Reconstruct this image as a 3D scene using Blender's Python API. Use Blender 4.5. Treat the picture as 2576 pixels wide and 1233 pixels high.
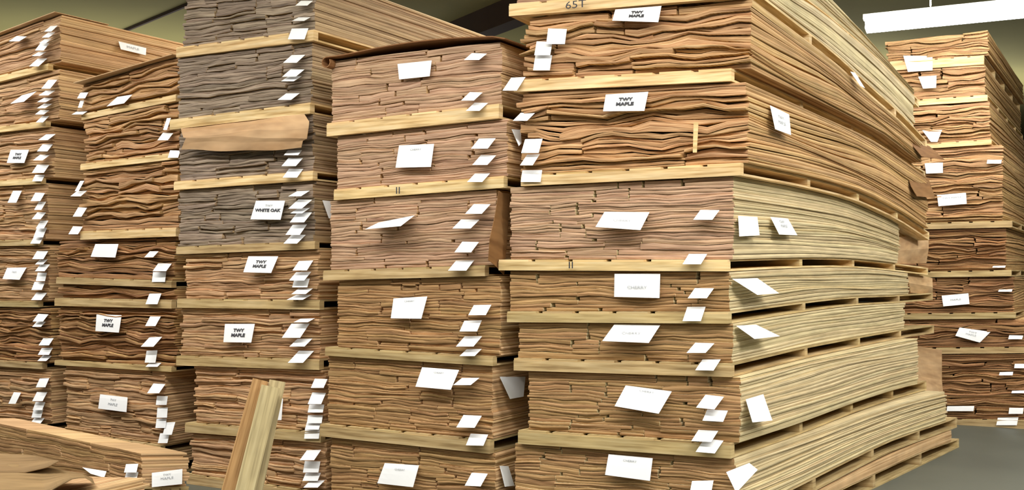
import bpy, math, random
import numpy as np
from mathutils import Vector, Matrix

for o in list(bpy.data.objects):
    bpy.data.objects.remove(o, do_unlink=True)
scene = bpy.context.scene
COL = scene.collection
random.seed(7)
RNG = np.random.default_rng(11)

# ------------------------------------------------------------------ camera
F = 2450.0           # focal length in pixels of the 2576 px wide frame
HOR = 690.0          # horizon row
CX = 1288.0
H = 1.36             # eye height
cam_d = bpy.data.cameras.new('camera')
cam_d.sensor_fit = 'HORIZONTAL'
cam_d.sensor_width = 36.0
cam_d.lens = 36.0 * F / 2576.0
cam_d.shift_y = (HOR - 616.5) / 2576.0
cam_d.clip_end = 200
cam = bpy.data.objects.new('camera', cam_d)
cam.location = (0, 0, H)
cam.rotation_euler = (math.radians(90), 0, 0)
COL.objects.link(cam)
scene.camera = cam

# ------------------------------------------------------------------ world, lights, exposure
w = bpy.data.worlds.new('world')
scene.world = w
w.use_nodes = True
w.node_tree.nodes['Background'].inputs[0].default_value = (1.0, 0.97, 0.9, 1)
w.node_tree.nodes['Background'].inputs[1].default_value = 0.3
vs = scene.view_settings
vs.view_transform = 'Standard'
vs.look = 'None'
vs.gamma = 1.0
vs.use_curve_mapping = False
vs.exposure = 0.2


def area(name, loc, sx, sy, rotz, power, col=(1.0, 0.98, 0.95)):
    d = bpy.data.lights.new(name, 'AREA')
    d.shape = 'RECTANGLE'
    d.size = sx
    d.size_y = sy
    d.energy = power
    d.color = col
    o = bpy.data.objects.new(name, d)
    o.location = loc
    o.rotation_euler = (0, 0, math.radians(rotz))
    COL.objects.link(o)
    return o


# unseen light rows: inferred hall lamps and added fills, each with an added uplight
def light_row(loc, sx, sy, rotz, power):
    area('unseen_light_row', loc, sx, sy, rotz, power)
    o = area('ceiling_fill_upward', (loc[0], loc[1], loc[2] + 0.03), sx, sy, rotz, power * UP)  # added upward twin, only there to brighten the ceiling
    o.rotation_euler = (math.pi, 0, math.radians(-rotz))


UP = 0.35
light_row((-1.9, 3.3, 4.1), 8.5, 0.3, -27, 300)
light_row((3.6, 1.9, 4.1), 4.5, 0.3, -27, 230)
light_row((6.2, 5.0, 4.1), 0.4, 3.5, -30, 200)
light_row((0.3, -2.2, 4.1), 7.0, 0.5, -20, 190)
light_row((-6.2, 7.4, 4.1), 4.0, 0.4, -27, 110)
light_row((0.2, 7.4, 4.15), 7.0, 0.3, -27, 150)  # unseen row added to brighten stack tops and the left stacks' sides
UP = 1.2
light_row((6.0, 15.5, 3.3), 8.0, 1.0, -20, 110)  # fill added behind the stacks to brighten the right-hand ceiling and back wall
light_row((-4.0, 14.0, 3.0), 8.0, 1.0, -20, 85)  # fill added behind the stacks to brighten the ceiling on the left


# ------------------------------------------------------------------ helpers
def tag(o, label=None, cat=None, group=None, kind=None):
    if label: o['label'] = label
    if cat: o['category'] = cat
    if group: o['group'] = group
    if kind: o['kind'] = kind
    return o


def empty(name, loc):
    o = bpy.data.objects.new(name, None)
    o.empty_display_size = 0.1
    o.location = loc
    COL.objects.link(o)
    return o


def link_mesh(name, me, parent=None, loc=(0, 0, 0)):
    o = bpy.data.objects.new(name, me)
    o.location = loc
    if parent is not None:
        o.parent = parent
    COL.objects.link(o)
    return o


def mesh_from(name, verts, faces, mats, mat_idx=None, uvs=None, smooth=False):
    me = bpy.data.meshes.new(name)
    me.from_pydata([tuple(v) for v in verts], [], faces)
    for m in mats:
        me.materials.append(m)
    if mat_idx is not None:
        me.polygons.foreach_set('material_index', mat_idx)
    if uvs is not None:
        l = me.uv_layers.new(name='UVMap')
        l.data.foreach_set('uv', np.asarray(uvs, dtype=np.float32).ravel())
    if smooth:
        me.polygons.foreach_set('use_smooth', [True] * len(faces))
    me.update()
    return me


_lat = {}


def lattice(nu, ns, nv):
    """surface of a box lattice: u 0..1, s 0..1, v 0..1, faces, group (0 front s=0, 1 right u=0, 2 rest sides, 3 top/bottom)"""
    key = (nu, ns, nv)
    if key in _lat:
        return _lat[key]
    idx = {}
    pts = []

    def g(i, j, k):
        t = (i, j, k)
        if t not in idx:
            idx[t] = len(pts)
            pts.append((i / nu, j / ns, k / nv))
        return idx[t]
    faces = []
    grp = []
    for i in range(nu):
        for k in range(nv):
            faces.append([g(i, 0, k), g(i, 0, k + 1), g(i + 1, 0, k + 1), g(i + 1, 0, k)]); grp.append(0)
            faces.append([g(i, ns, k), g(i + 1, ns, k), g(i + 1, ns, k + 1), g(i, ns, k + 1)]); grp.append(4)
    for j in range(ns):
        for k in range(nv):
            faces.append([g(0, j, k), g(0, j + 1, k), g(0, j + 1, k + 1), g(0, j, k + 1)]); grp.append(1)
            faces.append([g(nu, j, k), g(nu, j, k + 1), g(nu, j + 1, k + 1), g(nu, j + 1, k)]); grp.append(2)
    for i in range(nu):
        for j in range(ns):
            faces.append([g(i, j, 0), g(i + 1, j, 0), g(i + 1, j + 1, 0), g(i, j + 1, 0)]); grp.append(3)
            faces.append([g(i, j, nv), g(i, j + 1, nv), g(i + 1, j + 1, nv), g(i + 1, j, nv)]); grp.append(3)
    P = np.array(pts)
    loops = np.array(faces).ravel()
    G = np.array(grp)
    r = (P, faces, G, loops, np.repeat(G, 4))
    _lat[key] = r
    return r


# ------------------------------------------------------------------ materials
def new_mat(name):
    m = bpy.data.materials.new(name)
    m.use_nodes = True
    nt = m.node_tree
    b = nt.nodes['Principled BSDF']
    return m, nt, b


def wood(name, cols, sx=4.0, sy=220.0, rnd=0.13, bump=0.5, rough=0.75, dist=0.002, speck=0.0, hue=0.006):
    """streaked wood edge: the streaks run along UV x; cols is a list of (pos, rgb)"""
    m, nt, b = new_mat(name)
    N, L = nt.nodes, nt.links
    uv = N.new('ShaderNodeUVMap')
    mp = N.new('ShaderNodeMapping'); mp.inputs['Scale'].default_value = (sx, sy, 1)
    L.new(uv.outputs[0], mp.inputs[0])
    n = N.new('ShaderNodeTexNoise'); n.inputs['Scale'].default_value = 1.0
    n.inputs['Detail'].default_value = 3.0; n.inputs['Roughness'].default_value = 0.6
    L.new(mp.outputs[0], n.inputs['Vector'])
    r = N.new('ShaderNodeValToRGB')
    el = r.color_ramp.elements
    while len(el) > 1:
        el.remove(el[0])
    el[0].position = cols[0][0]; el[0].color = (*cols[0][1], 1)
    for p, c in cols[1:]:
        e = el.new(p); e.color = (*c, 1)
    L.new(n.outputs[0], r.inputs[0])
    # broad stains
    mp2 = N.new('ShaderNodeMapping'); mp2.inputs['Scale'].default_value = (3.0, 14.0, 1)
    L.new(uv.outputs[0], mp2.inputs[0])
    n2 = N.new('ShaderNodeTexNoise'); n2.inputs['Scale'].default_value = 1.5; n2.inputs['Detail'].default_value = 2
    L.new(mp2.outputs[0], n2.inputs['Vector'])
    mr = N.new('ShaderNodeMapRange'); mr.inputs[1].default_value = 0.3; mr.inputs[2].default_value = 0.7
    mr.inputs[3].default_value = 0.82; mr.inputs[4].default_value = 1.12
    L.new(n2.outputs[0], mr.inputs[0])
    oi = N.new('ShaderNodeObjectInfo')
    mo = N.new('ShaderNodeMapRange'); mo.inputs[3].default_value = 1 - rnd; mo.inputs[4].default_value = 1 + rnd
    L.new(oi.outputs['Random'], mo.inputs[0])
    mu = N.new('ShaderNodeMath'); mu.operation = 'MULTIPLY'
    L.new(mr.outputs[0], mu.inputs[0]); L.new(mo.outputs[0], mu.inputs[1])
    hs = N.new('ShaderNodeHueSaturation')
    m7 = N.new('ShaderNodeMath'); m7.operation = 'MULTIPLY'; m7.inputs[1].default_value = 7.31
    fr = N.new('ShaderNodeMath'); fr.operation = 'FRACT'
    L.new(oi.outputs['Random'], m7.inputs[0]); L.new(m7.outputs[0], fr.inputs[0])
    mh = N.new('ShaderNodeMapRange'); mh.inputs[3].default_value = 0.5 - hue; mh.inputs[4].default_value = 0.5 + hue
    L.new(fr.outputs[0], mh.inputs[0])
    L.new(mh.outputs[0], hs.inputs['Hue'])
    L.new(mu.outputs[0], hs.inputs['Value']); L.new(r.outputs[0], hs.inputs['Color'])
    L.new(hs.outputs[0], b.inputs['Base Color'])
    b.inputs['Roughness'].default_value = rough
    b.inputs['Specular IOR Level'].default_value = 0.25
    bp = N.new('ShaderNodeBump'); bp.inputs['Strength'].default_value = bump; bp.inputs['Distance'].default_value = dist
    L.new(n.outputs[0], bp.inputs['Height']); L.new(bp.outputs[0], b.inputs['Normal'])
    return m


def srgb(r, g, b):
    f = lambda c: ((c / 255 + 0.055) / 1.055) ** 2.4 if c > 10 else c / 255 / 12.92
    return (f(r), f(g), f(b))


def ramp3(dark, mid, light, a=0.33, b=0.48, c=0.66):
    return [(a, srgb(*dark)), (b, srgb(*mid)), (c, srgb(*light))]


M = {}
M['pink_end'] = wood('pinkish_brown_end_grain', ramp3((128, 94, 70), (184, 148, 118), (204, 172, 142)), rnd=0.08)
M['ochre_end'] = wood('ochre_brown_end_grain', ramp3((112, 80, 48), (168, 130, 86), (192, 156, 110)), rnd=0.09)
M['tan_end'] = wood('tan_end_grain', ramp3((112, 80, 50), (184, 144, 104), (222, 186, 144)), sx=3.0, sy=230, rnd=0.16)
M['pink_side'] = wood('tan_veneer_edge', ramp3((152, 114, 74), (208, 170, 124), (226, 192, 148)), sx=0.7, sy=260)
M['pale_side'] = wood('pale_beige_veneer_edge', ramp3((160, 138, 102), (208, 188, 144), (228, 212, 172)), sx=0.6, sy=330, rnd=0.1, hue=0.006)
M['orange_end'] = wood('orange_brown_end_grain', ramp3((116, 76, 44), (186, 142, 98), (220, 182, 136)), sx=3.0, sy=240, rnd=0.18)
M['orange_side'] = wood('light_brown_veneer_edge', ramp3((128, 88, 50), (190, 150, 98), (222, 190, 138)), sx=0.6, sy=300, rnd=0.2)
M['red_end'] = wood('red_brown_end_grain', ramp3((92, 60, 34), (150, 108, 70), (200, 158, 112)), sx=3.0, sy=240, rnd=0.22)
M['grey_end'] = wood('grey_brown_end_grain', ramp3((78, 66, 56), (142, 124, 106), (172, 154, 134)), sx=4.0, sy=180, rnd=0.2, hue=0.008)
M['grey_side'] = wood('grey_brown_veneer_edge', ramp3((112, 88, 64), (172, 146, 112), (196, 170, 136)), sx=0.8, sy=240)
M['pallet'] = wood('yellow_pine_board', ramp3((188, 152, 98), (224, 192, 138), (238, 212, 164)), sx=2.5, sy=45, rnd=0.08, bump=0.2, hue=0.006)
M['pallet_shaded'] = wood('shaded_pine_board', ramp3((150, 124, 82), (186, 160, 112), (204, 180, 134)), sx=2.5, sy=45, rnd=0.08, bump=0.2, hue=0.006)  # same pine, with the dimmer light low down put into the colour
M['card'] = wood('brown_kraft_board', ramp3((170, 134, 94), (196, 160, 118), (208, 174, 132)), sx=1.5, sy=8, rnd=0.05, bump=0.1, hue=0.004)
M['card_shaded'] = wood('shaded_kraft_board', ramp3((118, 94, 62), (144, 116, 80), (156, 128, 90)), sx=1.5, sy=8, rnd=0.05, bump=0.1, hue=0.004)  # kraft board darkened: the dim bottom-left corner is put into its colour
M['card_dark'] = wood('dark_brown_kraft_board', ramp3((110, 74, 42), (136, 96, 58), (150, 110, 70)), sx=1.5, sy=8, rnd=0.05, bump=0.1, hue=0.004)
M['timber'] = wood('weathered_timber', ramp3((150, 134, 98), (184, 166, 124), (200, 184, 142)), sx=1.2, sy=60, rnd=0.03, bump=0.25, hue=0.003)
M['timber_brown'] = wood('brown_timber', ramp3((140, 100, 60), (176, 136, 90), (196, 156, 108)), sx=1.2, sy=60, rnd=0.03, bump=0.25, hue=0.003)


def plain(name, col, rough=0.6, nscale=8, amt=0.06, bump=0.0):
    m, nt, b = new_mat(name)
    N, L = nt.nodes, nt.links
    tc = N.new('ShaderNodeTexCoord')
    n = N.new('ShaderNodeTexNoise'); n.inputs['Scale'].default_value = nscale; n.inputs['Detail'].default_value = 5
    L.new(tc.outputs['Object'], n.inputs['Vector'])
    r = N.new('ShaderNodeValToRGB')
    c = np.array(col)
    r.color_ramp.elements[0].position = 0.3; r.color_ramp.elements[0].color = (*(c * (1 - amt)), 1)
    r.color_ramp.elements[1].position = 0.7; r.color_ramp.elements[1].color = (*np.clip(c * (1 + amt), 0, 1), 1)
    L.new(n.outputs[0], r.inputs[0]); L.new(r.outputs[0], b.inputs['Base Color'])
    b.inputs['Roughness'].default_value = rough
    if bump:
        bp = N.new('ShaderNodeBump'); bp.inputs['Strength'].default_value = bump; bp.inputs['Distance'].default_value = 0.01
        L.new(n.outputs[0], bp.inputs['Height']); L.new(bp.outputs[0], b.inputs['Normal'])
    return m


M['paper'] = plain('white_paper', (0.86, 0.87, 0.88), 0.7, 3, 0.03)
M['ink'] = plain('black_ink', (0.03, 0.03, 0.04), 0.6)
M['ink_grey'] = plain('grey_ink', (0.35, 0.37, 0.40), 0.6)
M['floor'] = plain('grey_concrete_floor', srgb(88, 90, 80), 0.55, 1.2, 0.14, 0.1)
M['ceiling'] = plain('olive_ceiling_panel', srgb(134, 128, 78), 0.9, 0.6, 0.08)
M['wall'] = plain('grey_hall_wall', srgb(150, 152, 140), 0.9, 1, 0.05)
M['beam'] = plain('dark_brown_beam', srgb(62, 46, 34), 0.8, 4, 0.1)
M['steel'] = plain('dark_blue_grey_steel', srgb(82, 86, 100), 0.5, 4, 0.1)
M['white_metal'] = plain('white_enamel', (0.8, 0.8, 0.78), 0.4, 4, 0.02)
m, nt, b = new_mat('fluorescent_tube_glow')
b.inputs['Base Color'].default_value = (1, 1, 1, 1)
b.inputs['Emission Color'].default_value = (0.96, 0.98, 1.0, 1)
b.inputs['Emission Strength'].default_value = 22.0
M['glow'] = m


def box_mesh(name, lo, hi, mat, uvlong=0):
    x0, y0, z0 = lo; x1, y1, z1 = hi
    v = [(x0, y0, z0), (x1, y0, z0), (x1, y1, z0), (x0, y1, z0), (x0, y0, z1), (x1, y0, z1), (x1, y1, z1), (x0, y1, z1)]
    f = [(0, 3, 2, 1), (4, 5, 6, 7), (0, 1, 5, 4), (1, 2, 6, 5), (2, 3, 7, 6), (3, 0, 4, 7)]
    uv = []
    for q in f:
        c = np.array([v[i] for i in q])
        ext = c.max(0) - c.min(0)
        ax = [a for a in range(3) if ext[a] > 1e-9]
        ax.sort(key=lambda a: -ext[a])
        uv += [(p[ax[0]], p[ax[1]]) for p in c]
    return mesh_from(name, v, f, [mat], uvs=uv)


# ------------------------------------------------------------------ room
def room_slab(name, lo, hi, mat):
    o = link_mesh(name, box_mesh(name, lo, hi, mat))
    o['kind'] = 'structure'
    return o


CEIL = 4.62
room_slab('floor', (-14, -8, -0.2), (16, 27, 0), M['floor'])
room_slab('ceiling', (-14, -8, CEIL), (16, 27, CEIL + 0.2), M['ceiling'])
room_slab('wall_back', (-14, 27, -0.2), (16, 27.2, CEIL + 0.2), M['wall'])
room_slab('wall_front', (-14, -8.2, -0.2), (16, -8, CEIL + 0.2), M['wall'])
room_slab('wall_left', (-14.2, -8.2, -0.2), (-14, 27.2, CEIL + 0.2), M['wall'])
room_slab('wall_right', (16, -8.2, -0.2), (16.2, 27.2, CEIL + 0.2), M['wall'])


def unproj(x, y, Y):
    return np.array([(x - CX) / F * Y, Y, H - (y - HOR) / F * Y])


# ------------------------------------------------------------------ stack columns
class Column:
    def __init__(s, xref, Z, af):
        s.P = np.array([(xref - CX) / F * Z, Z])
        a = math.radians(af)
        s.uf = np.array([-math.cos(a), math.sin(a)])
        s.nf = np.array([-math.sin(a), -math.cos(a)])

    def d(s, x):                       # distance along the front line (to the left) where pixel column x hits it
        k = (x - CX) / F
        return (k * s.P[1] - s.P[0]) / (s.uf[0] - k * s.uf[1])

    def z(s, x, y):
        Y = s.P[1] + s.d(x) * s.uf[1]
        return H - (y - HOR) / F * Y

    def corner(s, x):
        return s.P + s.d(x) * s.uf


def side_dir(a):
    a = math.radians(a)
    return np.array([math.sin(a), math.cos(a)])


def side_s(C, us, x):
    k = (x - CX) / F
    return (k * C[1] - C[0]) / (us[0] - k * us[1])


class Line:
    """a pallet top edge: a straight front edge and a bent side profile"""

    def __init__(s, col, xl, yl, xr, yr, ang, side=None):
        s.col = col
        s.dl, s.dr = col.d(xl), col.d(xr)
        s.zl, s.zr = col.z(xl, yl), col.z(xr, yr)
        s.us = side_dir(ang)
        s.C = col.corner(xr)
        S, D = [0.0], [0.0]
        if side:
            for (x, y) in side:
                t = side_s(s.C, s.us, x)
                Y = s.C[1] + t * s.us[1]
                S.append(t); D.append(H - (y - HOR) / F * Y - s.zr)
        s.S, s.D = np.array(S), np.array(D)
        if len(S) > 2:                 # smooth resample
            q = np.linspace(0, S[-1], 40)
            v = np.interp(q, s.S, s.D)
            for _ in range(8):
                v[1:-1] = (v[:-2] + 2 * v[1:-1] + v[2:]) / 4
            s.S, s.D = q, v

    def zf(s, d):
        return s.zr + (s.zl - s.zr) * (d - s.dr) / (s.dl - s.dr)

    def prof(s, t):
        if len(s.S) < 2:
            return np.zeros_like(t)
        r = np.interp(t, s.S, s.D)
        sl = (s.D[-1] - s.D[-3]) / (s.S[-1] - s.S[-3])
        return np.where(t > s.S[-1], s.D[-1] + (t - s.S[-1]) * sl, r)

    def z(s, d, t, f=1.0):
        return s.zf(d) + s.prof(t) * f


ALLTHINGS = {}
PALLETS = {}


def bent_board(name, col, us, d0, d1, s0, s1, zlo, zhi, ns, mat, root, base, along='s'):
    P, faces, G, loops, LG = lattice(1, ns, 1)
    d = d0 + P[:, 0] * (d1 - d0)
    t = s0 + P[:, 1] * (s1 - s0)
    z = np.where(P[:, 2] > 0.5, zhi(d, t), zlo(d, t))
    xy = col.P + d[:, None] * col.uf + t[:, None] * us
    V = np.column_stack([xy, z]) - base
    a, bb = (t, d) if along == 's' else (d, t)
    ro = random.random() * 9
    U = np.stack([a[loops] + ro, np.where(LG == 3, bb[loops], z[loops])], 1)
    return link_mesh(name, mesh_from(name, V, faces, [mat], uvs=U), root)


def make_pallet(col, ln, thick, xl, xr, xe, label, group, mat, curved, extra=0.0, flat_floor=False):
    dr, dl = col.d(xr), col.d(xl)
    us = ln.us
    C = col.P + dr * col.uf
    L = side_s(C, us, xe) if not isinstance(xe, str) else float(xe)
    zb = float(ln.zf(dr)) - thick
    base = np.array([C[0], C[1], 0.0 if flat_floor else zb])
    root = empty('pallet', base)
    tag(root, label, 'pallet', group)
    oh = 0.028 if extra >= 0 else 0
    ns = 10 if curved else 1
    td = min(0.011, thick * 0.18)
    if flat_floor:
        bot = lambda d, t: np.zeros_like(d) + 0.001
    else:
        bot = lambda d, t: ln.z(d, t) - thick
    top = lambda d, t: ln.z(d, t)
    # stringers across the width, five along the length
    n = 5
    for i in range(n):
        c = 0.028 + (L - 0.056) * i / (n - 1)
        w_ = 0.022
        if i == 0:
            c, w_ = 0.02, 0.02
        bent_board('stringer', col, us, dr - 0.0, dl, c - w_ - (oh if i == 0 else 0), c + w_ - (oh if i == 0 else 0), lambda d, t: bot(d, t) + (td if i else 0.0), lambda d, t: top(d, t) - td, 1, mat, root, base, 'd')
    W = dl - dr
    nb = 6
    bw = W / (nb + 0.55 * (nb - 1) * 0.42)
    gap = (W - nb * bw) / (nb - 1)
    for i in range(nb):
        a = dr + i * (bw + gap)
        bent_board('deck_board', col, us, a, a + bw, 0.004 - oh, L - 0.004, lambda d, t: top(d, t) - td, lambda d, t: top(d, t) - 0.001, ns, mat, root, base)
    for i in (0, 1, 2):
        a = dr + (W - bw) * i / 2
        bent_board('bottom_board', col, us, a, a + bw, 0.042 - oh, L - 0.004, bot, lambda d, t: bot(d, t) + td, ns, mat, root, base)
    return root, L


STY = {   # rowh, amp, lamz, gapfrac, prot, jag, end, side
    'pink': dict(rowh=0.0170, amp=0.0055, gap=0.13, prot=0.005, jag=0.0025, end='pink_end', side='pink_side', cols=(3, 5)),
    'pale': dict(rowh=0.0170, amp=0.0055, gap=0.13, prot=0.005, jag=0.0025, end='pink_end', side='pale_side', cols=(3, 5)),
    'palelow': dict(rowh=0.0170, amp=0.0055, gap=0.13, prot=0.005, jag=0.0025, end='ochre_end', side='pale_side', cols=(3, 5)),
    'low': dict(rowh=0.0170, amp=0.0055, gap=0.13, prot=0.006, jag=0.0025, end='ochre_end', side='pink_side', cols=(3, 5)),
    'orange': dict(rowh=0.0200, amp=0.0135, gap=0.32, prot=0.024, jag=0.005, end='orange_end', side='orange_side', cols=(1, 3)),
    'brown': dict(rowh=0.0170, amp=0.006, gap=0.16, prot=0.012, jag=0.004, end='tan_end', side='pink_side', cols=(2, 4)),
    'red': dict(rowh=0.0180, amp=0.012, gap=0.32, prot=0.018, jag=0.005, end='red_end', side='orange_side', cols=(1, 3)),
    'grey': dict(rowh=0.0185, amp=0.006, gap=0.12, prot=0.011, jag=0.005, end='grey_end', side='grey_side', cols=(3, 5)),
}


def make_bundle(col, lo, hi, hi_thick, xl, xr, xe, ang, style, label, group, key, curved, lean=0.0, tot=1.0):
    st = STY[style]
    us = side_dir(ang)
    dr, dl = col.d(xr), col.d(xl)
    C = col.P + dr * col.uf
    L = side_s(C, us, xe) if not isinstance(xe, str) else float(xe)
    zlo = lambda d, t: lo.z(d, t) + 0.001
    zhi = lambda d, t: hi.z(d, t) - hi_thick - 0.002
    Hm = float(zhi(np.array([dr]), np.array([0.]))[0] - zlo(np.array([dr]), np.array([0.]))[0])
    base = np.array([C[0], C[1], float(zlo(np.array([dr]), np.array([0.]))[0])])
    root = empty('veneer_bundle', base)
    tag(root, label, 'veneer bundle', group)
    ph = RNG.uniform(0, 6.28, 12)
    amp = st['amp']

    def disp(d, t, fr):
        z = fr * Hm
        v = (np.sin(9 * d + 1.1 * t + 22 * z + ph[0]) * 0.9 + np.sin(17 * d - 2.1 * t - 33 * z + ph[1]) * 0.6
             + np.sin(31 * d + 3.0 * t + 27 * z + ph[2]) * 0.35 + np.sin(3.1 * t + 18 * z + ph[3]) * 0.5)
        return amp * v * np.minimum(1, 5 * fr * (1 - fr) + 0.0)

    N = max(2, int(round(Hm / st['rowh'])))
    nsd = (10 if curved else 3)
    rows_done = 0
    prev_split = []
    W = dl - dr
    while rows_done < N:
        nr = min(random.randint(1, 4), N - rows_done)
        if N - rows_done - nr == 1:
            nr += 1
        f0, f1 = rows_done / N, (rows_done + nr) / N
        nc = random.randint(*st['cols'])
        cuts = sorted(0.12 + 0.76 * random.random() for _ in range(nc - 1))
        cuts = [c for i, c in enumerate(cuts) if i == 0 or c - cuts[i - 1] > 0.1]
        edges = [0.0] + cuts + [1.0]
        for ci in range(len(edges) - 1):
            k = max(1, nr + random.choice((-1, 0, 0, 1)))
            if nr == 1:
                k = 1
            hs = np.array([random.uniform(0.7, 1.3) for _ in range(k)])
            hs = np.concatenate([[0], np.cumsum(hs) / hs.sum()])
            for r in range(k):
                g0 = f0 + (f1 - f0) * hs[r]
                g1 = f0 + (f1 - f0) * hs[r + 1]
                e0 = edges[ci] * W + (random.uniform(-0.006, 0.014) if ci else random.uniform(-0.006, 0.006))
                e1 = edges[ci + 1] * W - (random.uniform(-0.002, 0.014) if ci < len(edges) - 2 else random.uniform(-0.6, 0.7) * st['prot'] * 1.6)
                sh = lean * (g0 * 0 + (1 - g0))
                a, b_ = dr + e0 + sh, dr + e1 + sh
                if b_ - a < 0.03:
                    continue
                nu = max(2, min(10, int((b_ - a) / 0.06)))
                right = ci == 0
                ns = nsd if right or r == k - 1 else max(2, nsd // 2)
                if curved:
                    ns = 10
                P, faces, G, loops, LG = lattice(nu, ns, 2)
                d = a + P[:, 0] * (b_ - a)
                t = P[:, 1] * L
                front = P[:, 1] < 1e-6
                rt = P[:, 0] < 1e-6
                vv = P[:, 2]
                p2 = RNG.uniform(0, 6.28, 4)
                pr = random.uniform(-1, 1) * st['prot'] - 0.002
                gap = st['gap'] * (g1 - g0)
                ftop = g1 - gap * (0.55 + 0.45 * np.sin(13 * d + 1.7 * t + p2[0]))
                fr = np.where(vv < 0.25, g0, np.where(vv > 0.75, ftop, (g0 + ftop) / 2))
                zz = fr + 0
                dz = disp(d, t, fr)
                bulge = np.where((vv > 0.25) & (vv < 0.75), 0.0025, 0.0)
                jag = st['jag'] * (np.sin(d * 61 + p2[1]) + np.sin(d * 113 + p2[2] + vv * 2)) * 0.5
                toff = np.where(front, -(pr + jag + bulge), 0.0)
                back = P[:, 1] > 1 - 1e-6
                toff = toff + np.where(back, random.uniform(-0.03, 0.01), 0.0)
                doff = np.where(rt, -(bulge + 0.002 * np.sin(t * 5 + p2[3])), 0.0)
                zl_, zh_ = zlo(d, t), zhi(d, t)
                Z = zl_ + zz * (zh_ - zl_) + dz
                d2 = d + doff
                t2 = t + toff
                xy = col.P + d2[:, None] * col.uf + t2[:, None] * us
                V = np.column_stack([xy, Z]) - base
                ro, rp = random.random() * 20, random.random() * 20
                hz = Z - zl_[0]
                side = (LG == 1) | (LG == 2)
                hv = (g1 - g0) * Hm * vv
                ux = np.where(side, t[loops], d[loops]) + ro
                uy = np.where(LG == 3, d[loops] * 0.2 + 0 * ux, hv[loops]) + rp
                ux = np.where(LG == 3, t[loops], ux)
                mi = [0 if g in (0, 4) else 1 for g in G]
                me = mesh_from('veneer_pack', V, faces, [M[st['end']], M[st['side']]], mi, np.stack([ux, uy], 1))
                link_mesh('veneer_pack', me, root)
        rows_done += nr
    ALLTHINGS[key] = dict(root=root, base=base, col=col, lo=lo, hi=hi, ht=hi_thick, us=us, C=C)
    return root


ORD = ['topmost', 'second', 'third', 'fourth', 'fifth', 'sixth', 'seventh', 'eighth', 'ninth', 'tenth']


def ordlab(i):
    return 'topmost' if i == 0 else ORD[i] + ' from the top'


STACKS = {}


def build_stack(key, desc, group, xref, Z, af, sa, top, pallets, bundles, far, curved=False, shaded_from=3, endlow=None):
    """pallets: (xl, yl, xr, yr, thick px, [side pts], angle or None); bundles: (xl, xr, style, adj, far x, lean)"""
    col = Column(xref, Z, af)
    STACKS[key] = []
    T = Line(col, *top[:4], sa, top[4] if len(top) > 4 else None)
    prev, pth = T, 0.0
    for i, (p, bd) in enumerate(zip(pallets, bundles)):
        xl, yl, xr, yr, th = p[:5]
        side = p[5] if len(p) > 5 else None
        ang = p[6] if len(p) > 6 and p[6] else sa
        floorp = (i == len(pallets) - 1)
        ln = Line(col, xl, yl, xr, yr, ang, side)
        thick = th / F * ln.C[1]
        if floorp:
            zb = min(ln.zl, ln.zr, ln.zr + float(np.min(ln.D)))
            thick = max(0.03, zb - 0.002)
        bxl, bxr, style, adj, bfar, lean = bd
        b = make_bundle(col, ln, prev, pth, bxl, bxr, bfar, ang, style,
                        '%s veneer bundle, %s in the %s' % (adj, ordlab(i), desc), 'veneer bundles of the ' + group, (key, i), curved, lean)
        STACKS[key].append((key, i))
        pf = p[7] if len(p) > 7 else far
        pw = make_pallet(col, ln, thick, xl, xr, pf,
                         'pine pallet under %s bundle, %s' % ((('topmost') if i == 0 else ORD[i]), desc), 'pallets of the ' + group,
                         M['pallet'] if i < shaded_from else M['pallet_shaded'], curved, flat_floor=floorp)
        PALLETS[(key, i)] = pw[0]
        prev, pth = ln, thick
    return col


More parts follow.
